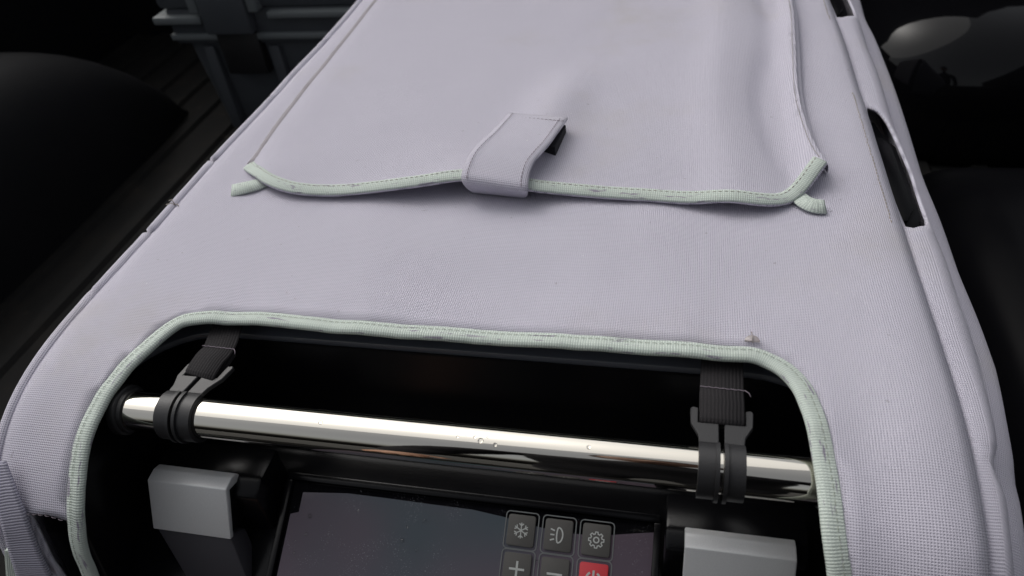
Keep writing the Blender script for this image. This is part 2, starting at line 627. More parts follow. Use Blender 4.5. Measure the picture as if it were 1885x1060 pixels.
# ------------------------------------------------------------------ storage box behind the fridge
BX0, BX1, BY, BZ = -0.92, -0.25, 1.165, 0.228
sb = empty('storage_box', ((BX0 + BX1) / 2, BY + 0.2, 0.0), 'dark grey plastic storage box with ribbed rim at the front of the bed', 'box')
def taper_box(x0, x1, y0, y1, z0, z1, t):
    bm = box_bm(x0, x1, y0, y1, z0, z1)
    for v in bm.verts:
        if v.co.z < (z0 + z1) / 2:
            v.co.x += t if v.co.x < (x0 + x1) / 2 else -t
            v.co.y += t * 0.8 if v.co.y < (y0 + y1) / 2 else -t
    bmesh.ops.bevel(bm, geom=bm.edges[:], offset=0.012, segments=3, profile=0.5, affect='EDGES')
    return bm
autosmooth(obj('body', taper_box(BX0 + 0.03, BX1 - 0.03, BY + 0.018, BY + 0.38, 0.0, BZ - 0.035, 0.016), M['crate'], sb))
# flange: lower lip with the step in the middle, upper lip
def lip(poly_xz, y0, y1):
    return prism_bm(poly_xz, lambda p, d: (p[0], d, p[1]), y0, y1, 0.003, 2)
z = BZ
low = [(BX0 + 0.012, z - 0.036), (-0.60, z - 0.036), (-0.575, z - 0.052), (BX1, z - 0.052), (BX1, z - 0.04), (-0.57, z - 0.04), (-0.595, z - 0.024), (BX0 + 0.012, z - 0.024)]
autosmooth(obj('lower_rim', lip(low, BY + 0.002, BY + 0.06), M['crate_rim'], sb))
autosmooth(obj('collar', box_bm(BX0 + 0.015, BX1, BY + 0.008, BY + 0.37, z - 0.045, z + 0.02, 0.006), M['crate'], sb))
autosmooth(obj('upper_rim', box_bm(-0.70, BX1, BY - 0.006, BY + 0.05, z + 0.004, z + 0.016, 0.003), M['crate_rim'], sb))
autosmooth(obj('corner_rim', xprism([(BY - 0.006, z - 0.004), (BY - 0.006, z + 0.010), (BY + 0.05, z + 0.010), (BY + 0.05, z - 0.004)], BX0 - 0.006, -0.83, 0.003), M['crate_rim'], sb))
autosmooth(obj('lid', box_bm(BX0 + 0.004, BX1, BY + 0.004, BY + 0.38, z + 0.018, z + 0.10, 0.012), M['crate'], sb))
for xx in (-0.833, -0.72):
    autosmooth(obj('lid_rib', box_bm(xx - 0.009, xx + 0.009, BY - 0.012, BY + 0.05, z + 0.018, z + 0.11, 0.003), M['crate_rim'], sb))
autosmooth(obj('latch', box_bm(-0.822, -0.731, BY - 0.016, BY + 0.02, z - 0.02, z + 0.09, 0.006), M['crate'], sb))
autosmooth(obj('latch_pocket', box_bm(-0.815, -0.735, BY - 0.0, BY + 0.03, z - 0.10, z - 0.021, 0.003), M['rubber'], sb))
for xx in (-0.845, -0.715):
    autosmooth(obj('body_rib', box_bm(xx - 0.011, xx + 0.011, BY + 0.008, BY + 0.05, 0.012, z - 0.05, 0.004), M['crate'], sb))
autosmooth(obj('side_panel', box_bm(-0.685, BX1 - 0.05, BY + 0.013, BY + 0.05, 0.03, z - 0.085, 0.006), M['crate'], sb))

# ------------------------------------------------------------------ ground and the person leaning over the open end of the bed
gm_ = structure(obj('ground', box_bm(-4, 4, -4, 4, -0.80, -0.76), plastic_mat('grey_asphalt', (0.05, 0.05, 0.05), 0.9, 0.6, 0.1, 80), smooth=False))
def skin_body(name, verts, edges, mat, parent=None, sub=2):
    me = bpy.data.meshes.new(name)
    me.from_pydata([v[:3] for v in verts], edges, [])
    o = obj(name, me, mat, parent, smooth=False)
    md = o.modifiers.new('skin', 'SKIN')
    md.use_smooth_shade = True
    for sv, v in zip(me.skin_vertices[0].data, verts):
        r = v[3]
        sv.radius = r if isinstance(r, tuple) else (r, r)
    me.skin_vertices[0].data[0].use_root = True
    sm = o.modifiers.new('sub', 'SUBSURF')
    sm.levels = sm.render_levels = sub
    return o
def person(px, py, gz):
    p = empty('person', (px, py, gz), 'person in a dark jacket leaning over the bed, mirrored in the chrome bar', 'person')
    V = [(0, 0, 1.00, (.155, .12)), (0, .05, 1.18, (.145, .11)), (0, .15, 1.40, (.17, .12)), (0, .21, 1.52, (.15, .10)), (0, .27, 1.60, .06), (0, .31, 1.66, .055)]
    E_ = [(0, 1), (1, 2), (2, 3), (3, 4), (4, 5)]
    for sx in (-1, 1):
        b = len(V)
        V += [(sx * .10, -.01, .92, .085), (sx * .105, .03, .52, .062), (sx * .11, -.03, .12, .045), (sx * .11, -.02, .05, .045), (sx * .12, .14, .035, .038)]
        E_ += [(0, b), (b, b + 1), (b + 1, b + 2), (b + 2, b + 3), (b + 3, b + 4)]
        b = len(V)
        V += [(sx * .20, .20, 1.49, .060), (sx * .26, .14, 1.22, .048), (sx * .27, .23, .99, .034)]
        E_ += [(3, b), (b, b + 1), (b + 1, b + 2)]
    V = [(x + px, y + py, z + gz, r) for x, y, z, r in V]
    jacket = skin_body('clothed_body', V, E_, plastic_mat('dark_cloth', (0.016, 0.016, 0.02), 0.85, 0.4, 0.05, 300, 0.2), p)
    skin_m = plastic_mat('skin', (0.42, 0.24, 0.17), 0.5, 0.1, 0.0, 300, 0.4)
    # head: skull with jaw, nose, ears; tilted to look down at the bed
    hb = bmesh.new()
    bmesh.ops.create_uvsphere(hb, u_segments=32, v_segments=24, radius=1)
    for v in hb.verts:
        x, y, z = v.co
        k = 1.0 if z > -0.1 else 1.0 - 0.32 * (-z - 0.1)
        v.co = Vector((x * 0.078 * k, y * 0.098 * (1 if y < 0 else k * 0.95) + (0.012 if z < -0.3 and y > 0 else 0), z * 0.118))
        v.co.y += 0.026 * math.exp(-((v.co.x / 0.014) ** 2) - ((v.co.z + 0.012) / 0.022) ** 2) * (y > 0)
        v.co.y -= 0.010 * math.exp(-(((abs(v.co.x) - 0.032) / 0.016) ** 2) - ((v.co.z - 0.012) / 0.012) ** 2) * (y > 0)
        v.co.y += 0.006 * math.exp(-((v.co.x / 0.024) ** 2) - ((v.co.z + 0.060) / 0.012) ** 2) * (y > 0)
    for sx in (-1, 1):
        eb = bmesh.new()
        bmesh.ops.create_uvsphere(eb, u_segments=12, v_segments=8, radius=1)
        for v in eb.verts:
            v.co = Vector((sx * 0.079 + v.co.x * 0.009, -0.008 + v.co.y * 0.018, v.co.z * 0.030))
        me_ = bpy.data.meshes.new('t'); eb.to_mesh(me_); eb.free(); hb.from_mesh(me_)
    rot = Matrix.Rotation(math.radians(-42), 4, 'X')
    hc = Vector((px, py + 0.37, gz + 1.74))
    for v in hb.verts:
        v.co = hc + (rot @ v.co)
    obj('head', hb, skin_m, p)
    hr = bmesh.new()
    bmesh.ops.create_uvsphere(hr, u_segments=28, v_segments=20, radius=1)
    dele = []
    for v in hr.verts:
        x, y, z = v.co
        if (y > 0.35 and z < 0.45) or z < -0.55:
            dele.append(v)
        n_ = 1 + 0.04 * noise.noise(Vector((x * 5, y * 5, z * 5)))
        v.co = hc + (rot @ Vector((x * 0.086 * n_, y * 0.106 * n_ - 0.004, z * 0.126 * n_ + 0.004)))
    bmesh.ops.delete(hr, geom=dele, context='VERTS')
    obj('hair', hr, plastic_mat('dark_hair', (0.012, 0.009, 0.008), 0.6, 0.6, 0, 400), p)
    for sx in (-1, 1):
        w0 = Vector((px + sx * .27, py + .23, gz + .99))
        hv = [(*w0, .028), (*(w0 + Vector((0, .04, -.035))), (.036, .018)), (*(w0 + Vector((0, .075, -.075))), (.040, .016))]
        he = [(0, 1), (1, 2)]
        for k, (dx, ln) in enumerate(((-.030, .060), (-.010, .075), (.010, .072), (.028, .056))):
            b = len(hv)
            q = w0 + Vector((dx, .085, -.09))
            hv += [(*q, .0095), (*(q + Vector((0, .012, -ln * .5))), .009), (*(q + Vector((0, .0, -ln))), .0075)]
            he += [(2, b), (b, b + 1), (b + 1, b + 2)]
        b = len(hv)
        q = w0 + Vector((-sx * .034, .045, -.045))
        hv += [(*q, .011), (*(q + Vector((-sx * .018, .02, -.025))), .0095), (*(q + Vector((-sx * .018, .03, -.052))), .008)]
        he += [(1, b), (b, b + 1), (b + 1, b + 2)]
        skin_body('hand', hv, he, skin_m, p, 1)
    return p
person(0.0, -0.46, -0.76)

# ================================================================== fridge cover: base surface
PROF = [(.118, .10), (.120, .20), (.124, .26), (.130, .31), (.138, .348), (.147, .373), (.160, .392), (.175, .404), (.192, .4115), (.212, .417), (.236, .4198),
        (.27, .4205), (.35, .42), (.45, .42), (.6, .42), (.8, .42), (.92, .42), (.955, .412), (.972, .39), (.978, .34), (.978, .10)]
_pp = resample(catmull([(0, a, b) for a, b in PROF], 12), 0.0012)
PY = np.array([p.y for p in _pp]); PZ = np.array([p.z for p in _pp])
PL = np.concatenate([[0], np.cumsum(np.hypot(np.diff(PY), np.diff(PZ)))])
LTOT = PL[-1]
XL, XR = -0.326, 0.126

def prof(v):
    y = np.interp(v, PL, PY); z_ = np.interp(v, PL, PZ)
    a = max(0, v - 0.002); b = min(LTOT, v + 0.002)
    ty = np.interp(b, PL, PY) - np.interp(a, PL, PY); tz = np.interp(b, PL, PZ) - np.interp(a, PL, PZ)
    l = math.hypot(ty, tz)
    return float(y), float(z_), float(-tz / l), float(ty / l)        # position, normal (y, z)

def g(x, y, cx, cy, sx, sy):
    return math.exp(-((x - cx) / sx) ** 2 - ((y - cy) / sy) ** 2)

def wr(x, y, v):
    """height of soft wrinkles and sag of the cover"""
    h = 0.0024 * noise.noise(Vector((x * 9, v * 7, 1.3))) + 0.0009 * noise.noise(Vector((x * 30, v * 18, 4.7))) + 0.0007 * abs(noise.noise(Vector((x * 14 + v * 9, v * 16 - x * 5, 8.1))))
    h += 0.0030 * g(x, y, -0.02, 0.33, 0.05, 0.05) - 0.0026 * g(x, y, -0.09, 0.295, 0.07, 0.025)
    h -= 0.0026 * g(x, y, 0.085, 0.21, 0.012, 0.03) - 0.0025 * g(x, y, 0.105, 0.24, 0.014, 0.06)
    h -= 0.0026 * g(x, v, 0.092, 0.32, 0.012, 0.02)
    h += 0.0018 * math.sin(v * 60 + x * 12) * g(x, y, 0.1, 0.15, 0.03, 0.05)
    h += 0.0018 * math.sin(v * 75 - x * 20) * g(x, y, -0.31, 0.14, 0.03, 0.05)
    dop = abs(y - 0.262)
    if -0.27 < x < 0.07 and dop < 0.03:      # puckers along the bound edge of the opening
        h += 0.0010 * math.exp(-(dop / 0.014) ** 2) * (noise.noise(Vector((x * 55, 0.3, 0))) + 0.6 * noise.noise(Vector((x * 130, 2.3, 0))))
    e = min(x - XL, XR - x)
    if e < 0.014:
        h -= 0.0035 * (1 - max(e, 0) / 0.014) ** 2
    return h

def S(x, v, off=0.0):
    y, z_, ny, nz = prof(v)
    h = wr(x, y, v) + off
    return Vector((x, y + ny * h, z_ + nz * h))

def SN(x, v):
    _, _, ny, nz = prof(v)
    return Vector((0, ny, nz))

def hit(px, py, off=0.0):
    """photo pixel -> (x, v) on the cover surface"""
    d = ray(px, py)
    ys = PY; zs = PZ + off
    # signed side of the ray line in the YZ plane
    f = ys * d.z - (zs - H) * d.y
    sgn = np.sign(f)
    ks = np.where(sgn[:-1] * sgn[1:] <= 0)[0]
    best = None
    for k in ks:
        t = f[k] / (f[k] - f[k + 1]) if f[k] != f[k + 1] else 0
        y = ys[k] + t * (ys[k + 1] - ys[k]); z_ = zs[k] + t * (zs[k + 1] - zs[k])
        r = (z_ - H) / d.z
        if r > 0 and (best is None or r < best[0]):
            best = (r, d.x * r, PL[k] + t * (PL[k + 1] - PL[k]))
    return best[1], float(best[2])

def v_of_y(y):
    k = np.argmax(PZ > 0.40)
    return float(np.interp(y, PY[k:-60], PL[k:-60]))

# ---- outline of the front opening (binding's outer edge) from the photograph
cut_px = [(150, 1050), (136, 1000), (131, 940), (129, 890), (134, 840), (150, 785), (180, 725), (215, 680), (255, 640), (290, 607), (325, 585), (362, 576), (420, 573), (480, 576),
          (560, 584), (650, 593), (740, 598), (850, 603), (950, 610), (1060, 619), (1160, 626), (1280, 634), (1380, 640), (1420, 650), (1455, 668), (1485, 697), (1506, 735), (1524, 785), (1536, 840), (1546, 900), (1552, 960), (1560, 1020), (1566, 1058)]
cut_uv = [hit(a, b) for a, b in cut_px]
def run_down(p, n):
    x, v = p
    vs_ = [v - 0.012, v - 0.03, v - 0.06, v - 0.11, v - 0.17]
    return [(x + 0.01 * (v - q), q) for q in vs_ if q > 0.015] + [(x + 0.002, 0.0)]
cut_uv = list(reversed(run_down(cut_uv[0], 1))) + cut_uv + run_down(cut_uv[-1], 1)
cut_c = [(p.x, p.y) for p in resample(catmull([(a, b, 0) for a, b in cut_uv], 6), 0.0028)]
# gap under the hem at the lower corner
hole_px = [(58, 942), (95, 944), (136, 957), (148, 1010), (158, 1052)]
hole_uv = [hit(a, b) for a, b in hole_px]
hole_uv = hole_uv + [(hole_uv[-1][0] + 0.004, 0.06), (hole_uv[0][0] + 0.01, 0.06), (hole_uv[0][0] + 0.004, hole_uv[0][1] - 0.03)]

cover = empty('fridge_cover', ((XL + XR) / 2, 0.55, 0.0), 'padded lavender fabric cover with mint green binding over the fridge', 'cover')

def edge_line(x, va, vb, n):
    return [(x, va + (vb - va) * i / n) for i in range(n + 1)]
outer = edge_line(XL, LTOT - 0.001, 0.0, 220) + [p for p in cut_c] + edge_line(XR, 0.0, LTOT - 0.001, 220)
# drop duplicated corners that would be degenerate
main = obj('main_panel', trimmed(outer, [hole_uv], 0.0065, 0.0065, S), M['fabric'], cover)
solidify(main, 0.0022)

# ---- mint binding of the opening
def on_surface(uvs, off=0.0):
    return [S(a, b, off) for a, b in uvs], [SN(a, b) for a, b in uvs]
cc = cut_c
bp, bn = on_surface(cc)
bp2 = []
for i, p in enumerate(bp):
    s = i * 0.0028
    bp2.append(p + bn[i] * (0.0007 * noise.noise(Vector((s * 120, 0, 0))) + 0.0016 * noise.noise(Vector((s * 30, 3, 0)))))
def smooth_pts(pts, it=2):
    for _ in range(it):
        pts = [pts[0]] + [(pts[i - 1] + pts[i] * 2 + pts[i + 1]) / 4 for i in range(1, len(pts) - 1)] + [pts[-1]]
    return pts
BW = 0.0088
def binding_sec(w, th=0.0016):
    # sideways: 0 = line where the tape starts on the cloth, +w = free edge
    s = [(-0.0004, 0.0002), (0.0003, 0.0008), (0.0028, 0.0009), (0.0032, 0.0010), (0.0045, 0.0015), (0.0064, 0.0017), (0.0080, 0.0011), (w, -0.0002), (w * 0.95, -0.0016), (w * 0.8, -0.0022), (w * 0.4, -0.0028), (0.0, -0.0028)]
    return s
sec = binding_sec(BW)
# orient: free edge points into the opening
t0 = (bp2[60] - bp2[58]).normalized(); b0 = bn[59].cross(t0)
cen = Vector((-0.1, 0.2, 0.38))
if b0.dot(cen - bp2[59]) < 0:
    sec = [(-a, b) for a, b in sec][::-1]
    SGN = -1
else:
    SGN = 1
bind = obj('opening_binding', sweep(smooth_pts(bp2), bn, sec), M['mint'], cover)
def offset_curve(pts, nors, side, lift):
    out = []
    for i, p in enumerate(pts):
        t = (pts[min(i + 1, len(pts) - 1)] - pts[max(i - 1, 0)]).normalized()
        out.append(p + nors[i].cross(t) * side + nors[i] * lift)
    return out
obj('stitching', stitches(offset_curve(smooth_pts(bp2), bn, SGN * 0.0026, 0.0012), bn, 0.0022, 0.0012, 0.00016), M['mintthread'], bind)

# ---- hem above the corner gap and the lilac webbing loop
hem = [S(*hit(a, b), 0.001) for a, b in ((46, 934), (58, 940), (95, 942), (132, 953))]
hem = resample(catmull(hem, 6), 0.002)
obj('hem_stitching', stitches(offset_curve(hem, [SN(0, 0.25)] * len(hem), 0.0, 0.0006), [SN(0, 0.25)] * len(hem), 0.0026, 0.0012, 0.00016), M['darkthread'], cover)
def strap_from_px(left, right, off, nu=30, nv=8):
    def pts(c):
        out = []
        for i, (a, b) in enumerate(c):
            o_ = off[i] if isinstance(off, (list, tuple)) else off
            x, v = hit(a, b, o_)
            y, z_, ny, nz = prof(v)
            out.append(Vector((x, y, z_ + o_)))
        return out
    return loft([pts(left), pts(right)], nu, nv)
lw = obj('corner_webbing', strap_from_px([(-14, 850), (-6, 900), (8, 960), (24, 1020), (36, 1058)], [(12, 848), (34, 905), (56, 962), (80, 1022), (98, 1058)], 0.006), M['lilacweb'], cover)
solidify(lw, 0.002)
for f_ in (0.3, 0.62):
    c = []
    for (a, b), (a2, b2) in zip([(-14, 850), (-6, 900), (8, 960), (24, 1020), (36, 1058)], [(12, 848), (34, 905), (56, 962), (80, 1022), (98, 1058)]):
        x, v = hit(a + (a2 - a) * f_, b + (b2 - b) * f_, 0.006)
        y, z_, ny, nz = prof(v)
        c.append(Vector((x, y, z_ + 0.0062)))
    c = resample(catmull(c, 6), 0.002)
    obj('stitching', stitches(c, [Vector((0, -0.8, 0.6))] * len(c), 0.004, 0.002, 0.0003), M['blackthread'], lw)
mb = obj('corner_binding', strap_from_px([(14, 1008), (15, 1030), (17, 1058)], [(26, 1008), (42, 1034), (52, 1060)], 0.004), M['mint'], cover)
solidify(mb, 0.002)

# ---- frayed end of the seam tape on the long edge
fx_, fv_ = hit(322, 376)
f0 = S(fx_, fv_, 0.001)
for k, (dx, dy, dz) in enumerate(((-0.006, -0.001, 0.001), (-0.005, 0.002, 0.003), (0.004, -0.002, 0.001))):
    obj('frayed_thread', tube([f0, f0 + Vector((dx * 0.5, dy * 0.5 + 0.0008, dz)), f0 + Vector((dx, dy, dz * 0.6))], 0.00035, 6), M['thread'], cover)

# ---- seam piping at the two long edges
def edge_curve(x, va, vb, dx=0, dz=0.0, n=260):
    pts = [S(x, va + (vb - va) * i / n) + Vector((dx, 0, dz)) for i in range(n + 1)]
    return [p + Vector((0.0008 * noise.noise(Vector((p.y * 9, x * 10, 2))), 0, 0.0004 * noise.noise(Vector((p.y * 9, x * 10, 9))))) for p in pts]
obj('edge_piping', tube(smooth_pts(edge_curve(XL, 0.0, LTOT - 0.05, -0.0004, -0.0006), 12), 0.0036, 10), M['fabric'], cover)

_kb = int(np.argmax(PY))
def v_prof(y):
    return float(np.interp(y, PY[:_kb], PL[:_kb]))
def seam_z(y):
    if y > 0.95: return 0.41
    return prof(v_prof(y))[1] - 0.0035
# ---- left flank (turned away from the camera)
def flank_left(y, w):
    zt = S(XL, v_prof(min(y, 0.95))).z - 0.0006
    zz = zt - 0.33 * w
    bul = 0.006 * math.sin(math.pi * min(1, w * 1.6)) + 0.003 * noise.noise(Vector((y * 7, w * 4, 5))) * min(1, w * 8)
    return Vector((XL + 0.003 - bul, y, zz - 0.003))
def flank_poly(v0, n=60):
    return None
lf_outer = [(y, 0.0) for y in np.linspace(0.14, 0.94, 120)] + [(0.965, 0.1), (0.972, 0.3), (0.972, 1.0)] + [(0.124, 1.0), (0.124, 0.6), (0.128, 0.2)]
lf = obj('side_panel', trimmed(lf_outer, [], 0.008, 0.03, flank_left), M['fabric'], cover)
solidify(lf, 0.002, 0)

# ---- right flank: padded side that bulges out, with a hanging outer fold and two latch windows
FS = [(0, -0.0020, 0), (0.003, -0.0030, 0), (0.009, -0.0015, 0), (0.015, -0.0045, 0), (0.020, -0.011, 0), (0.0228, -0.020, 0), (0.0232, -0.030, 0), (0.0265, -0.0345, 0), (0.034, -0.036, 0), (0.041, -0.041, 0), (0.047, -0.055, 0), (0.050, -0.078, 0), (0.050, -0.12, 0), (0.046, -0.20, 0), (0.040, -0.34, 0)]
_fs = resample(catmull([(a, b, 0) for a, b, _ in FS], 12), 0.002)
FX = np.array([p.x for p in _fs]); FZ = np.array([p.y for p in _fs])
FLn = np.concatenate([[0], np.cumsum(np.hypot(np.diff(FX), np.diff(FZ)))])
def flank(y, s):
    dx = float(np.interp(s, FLn, FX)); dz = float(np.interp(s, FLn, FZ))
    zt = seam_z(max(y, 0.145))
    # follows the rounded front corner: narrower and lower towards the front
    fr = max(0.0, min(1.0, (y - 0.14) / 0.16))
    k = 0.62 + 0.38 * fr
    far = 1.0 + 0.16 * max(0, min(1, (y - 0.3) / 0.4))
    out = dx * k * far
    out += (0.0024 * noise.noise(Vector((y * 16, s * 22, 3.1))) + 0.0015 * math.sin(y * 22 + 0.6) * math.exp(-((s - 0.045) / 0.03) ** 2)) * min(1, s / 0.012)
    # pinch of the cloth at the windows
    for wc in (0.43, 0.74):
        out += 0.0015 * math.exp(-((y - wc) / 0.05) ** 2) * math.exp(-((s - 0.045) / 0.02) ** 2)
    # crease near the front corner
    out -= 0.004 * math.exp(-((y - 0.205 - s * 0.4) / 0.007) ** 2) * min(1, s / 0.02) * math.exp(-(s / 0.06) ** 2)
    return Vector((XR - 0.0005 + out, y, zt + dz))
SMAX = float(FLn[-1])
rf_outer = [(y, 0.0) for y in np.linspace(0.15, 0.955, 120)] + [(0.965, 0.06), (0.965, SMAX)] + [(0.13, SMAX), (0.124, 0.2), (0.124, 0.12), (0.128, 0.06), (0.136, 0.02)]
def window(yc, ly):
    return [(yc - ly, 0.003), (yc - ly * 0.4, 0.0016), (yc + ly * 0.3, 0.0016), (yc + ly, 0.003), (yc + ly * 1.02, 0.006), (yc + ly * 0.9, 0.011), (yc + ly * 0.7, 0.015), (yc + ly * 0.3, 0.018), (yc - ly * 0.35, 0.021), (yc - ly * 0.72, 0.021), (yc - ly * 0.95, 0.015), (yc - ly * 1.03, 0.007)]
win = []
for yc, ly in ((0.437, 0.068), (0.755, 0.085)):
    win.append([(p.x, p.y) for p in resample(catmull([(a, b, 0) for a, b in window(yc, ly)] + [(window(yc, ly)[0][0], window(yc, ly)[0][1], 0)], 6), 0.004)][:-1])
rf = obj('side_panel', trimmed(rf_outer, win, 0.0055, 0.0055, flank), M['fabric'], cover)
solidify(rf, 0.002, 1)
obj('edge_piping', tube([flank(y, 0.0) + Vector((-0.0004, 0, 0.0006)) for y in np.linspace(0.14, 0.95, 260)], 0.0009, 6), M['fabric'], cover)
for a_, b_ in ((0.365, 0.52), (0.65, 0.85)):
    c = [S(XR - 0.0065, v_of_y(y)) for y in np.linspace(a_, b_, 90)]
    obj('hem_stitching', stitches(c, [Vector((0, 0, 1))] * len(c), 0.0026, 0.0009, 0.00032, jit=0.0003), M['thread'], cover)

# ---- clear plastic tag end that sticks out above the binding
nu_, nv_ = hit(1384, 634)
nc = S(nu_, nv_, 0.001)
nub = [(0.0036 * math.cos(math.radians(a)), 0.0034 * math.sin(math.radians(a))) for a in range(0, 181, 15)]
tagm = NT('clear_tag_plastic')
tagm.base((0.62, 0.57, 0.56), 0.25)
tagm.b.inputs['Transmission Weight'].default_value = 0.6
tn = obj('tag_end', prism_bm(nub, lambda p, d: nc + Vector((p[0], p[1] * 0.9 + d * 0.3, p[1] * 0.35 + d)), 0.0003, 0.0009, 0.00015, 1), tagm.m, cover)
obj('tag_thread', tube([nc + Vector((0.0002, -0.001, 0.001)), nc + Vector((0, 0.002, 0.0022)), nc + Vector((-0.0004, 0.0046, 0.0028))], 0.0003, 6), tagm.m, tn)

# ================================================================== document flap on top
FB = [(447, 306, .004), (462, 318, .006), (482, 333, .0065), (510, 345, .006), (545, 353, .005), (600, 356, .004), (660, 354, .005), (720, 348, .008), (780, 340, .011), (850, 331, .014), (910, 338, .014), (970, 348, .012), (1030, 355, .008), (1110, 362, .006), (1190, 366, .0055), (1270, 373, .0055), (1350, 379, .0055), (1410, 377, .006), (1445, 366, .007), (1475, 346, .009), (1500, 325, .010), (1520, 306, .010)]
fb3 = [pix(a, b, T + h) for a, b, h in FB]
fb_c = resample(catmull(fb3, 6), 0.003)
fbx = np.array([p.x for p in fb_c]); fby = np.array([p.y for p in fb_c]); fbh = np.array([p.z - T for p in fb_c])
fl_left = [pix(a, b, T + 0.004) for a, b in ((447, 306), (500, 238), (570, 148), (640, 62), (690, 0))]
fl_right = [pix(a, b, T + 0.009) for a, b in ((1520, 306), (1503, 278), (1487, 236), (1472, 185), (1466, 140), (1463, 80), (1456, 0))]
lx = fl_left[-1].x; rx = fl_right[-1].x
YB = 0.93
fl_left += [Vector((lx, 0.85, T)), Vector((lx, YB, T))]
fl_right += [Vector((rx, 0.85, T)), Vector((rx, YB, T))]
fl_l = resample(catmull(fl_left, 8), 0.006); fl_r = resample(catmull(fl_right, 8), 0.006)
rxs = np.array([p.x for p in fl_r]); rys = np.array([p.y for p in fl_r])
lxs = np.array([p.x for p in fl_l]); lys = np.array([p.y for p in fl_l])
def flap_h(x, y):
    he = float(np.interp(x, fbx, fbh))
    yb = float(np.interp(x, fbx, fby))
    d = max(0.0, y - yb)
    h = 0.0042 + (he - 0.0072) * math.exp(-(d / 0.035) ** 2)
    h += 0.0075 * math.exp(-((x + 0.085 - 0.10 * (y - 0.46)) / 0.020) ** 2) * math.exp(-((y - 0.47) / 0.06) ** 2)     # ridge above the tab
    h += 0.0020 * noise.noise(Vector((x * 8, y * 6, 7.7))) + 0.0006 * noise.noise(Vector((x * 26, y * 22, 2.2)))
    er = float(np.interp(y, rys, rxs)) - x
    el = x - float(np.interp(y, lys, lxs))
    # right edge stands up, with a long dent beside it
    h += 0.0045 * math.exp(-(er / 0.010) ** 2) - 0.0115 * math.exp(-((er - 0.016) / 0.011) ** 2) * (0.8 + 0.35 * math.sin(y * 28 + 0.4))
    h += 0.0045 * math.exp(-((er - 0.055) / 0.018) ** 2)
    h -= 0.0024 * math.exp(-(el / 0.010) ** 2)
    y_, z_ = y, 0
    return h
def flap_pos(x, y):
    v = v_of_y(min(y, 0.94))
    return Vector((x, y, T + 0.003 + max(flap_h(x, y), wr(x, y, v) - 0.0016)))
f_outer = [(p.x, p.y) for p in fb_c] + [(p.x, p.y) for p in fl_r[1:]] + [(p.x, p.y) for p in reversed(fl_l[1:])]
flap = obj('flap', trimmed(f_outer, [], 0.005, 0.005, flap_pos), M['fabric'], cover)
solidify(flap, 0.0016)
# binding of the flap mouth
fp = [flap_pos(p.x, p.y) for p in fb_c]
fp = smooth_pts(fp, 3)
fn = [Vector((0, -0.25, 1)).normalized()] * len(fp)
fsec = [(-0.0084, 0.0004), (-0.0074, 0.0008), (-0.004, 0.0010), (-0.0005, 0.0007), (0.0003, 0.0), (0.0, -0.0010), (-0.004, -0.0016), (-0.0084, -0.0014)]
t0 = (fp[50] - fp[48]).normalized()
if fn[0].cross(t0).y > 0:
    fsec = [(-a, b) for a, b in fsec][::-1]; FSG = 1
else:
    FSG = -1
fbind = obj('flap_binding', sweep(fp, fn, fsec), M['mint'], flap)
obj('flap_stitching', stitches(offset_curve(fp, fn, FSG * 0.0066, 0.0007), fn, 0.0024, 0.001, 0.0002), M['thread'], flap)
# stitched side seam of the flap
sl = [flap_pos(p.x + 0.0018, p.y) for p in fl_l[1:]]
obj('side_seam', sweep(sl, [Vector((0, 0, 1))] * len(sl), [(-0.0021, 0.0001), (-0.0014, 0.0006), (0.0014, 0.0006), (0.0021, 0.0001)]), M['seam'], flap)
sr = [flap_pos(p.x - 0.0022, p.y) for p in fl_r[1:]]
obj('side_seam', stitches([p + Vector((0, 0, 0.0005)) for p in sr], [Vector((0, 0, 1))] * len(sr), 0.0024, 0.001, 0.0002), M['thread'], flap)
# gusset under the raised right edge
gl = [flap_pos(p.x - 0.001, p.y) - Vector((0, 0, 0.002)) for p in fl_r[1:-1]]
gr = [Vector((p.x + 0.0045, p.y, T + wr(p.x + 0.0045, p.y, v_of_y(min(p.y, 0.94))) + 0.0006)) for p in fl_r[1:-1]]
gm = [(a + b) / 2 + Vector((0.002, 0, 0.0012)) for a, b in zip(gl, gr)]
obj('gusset', loft([gl, gm, gr], len(gl), 8), M['fabric'], flap)
# binding tails of the pocket mouth below the flap's corners
def tail(px_pts, hs, name='pocket_binding'):
    c = resample(catmull([pix(a, b, T + h) for (a, b), h in zip(px_pts, hs)], 6), 0.002)
    nn = [Vector((0, -0.35, 1)).normalized()] * len(c)
    return obj(name, sweep(c, nn, [(-0.0050, 0.0), (-0.0046, 0.0007), (0.0046, 0.0009), (0.0050, 0.0), (0.0046, -0.0006), (-0.0046, -0.0006)]), M['mint'], cover)
tail([(427, 351), (445, 347), (466, 342), (486, 336)], [.0020, .0028, .0026, .0016])
tail([(1519, 381), (1500, 379), (1482, 372), (1464, 358)], [.0022, .0030, .0028, .0016])

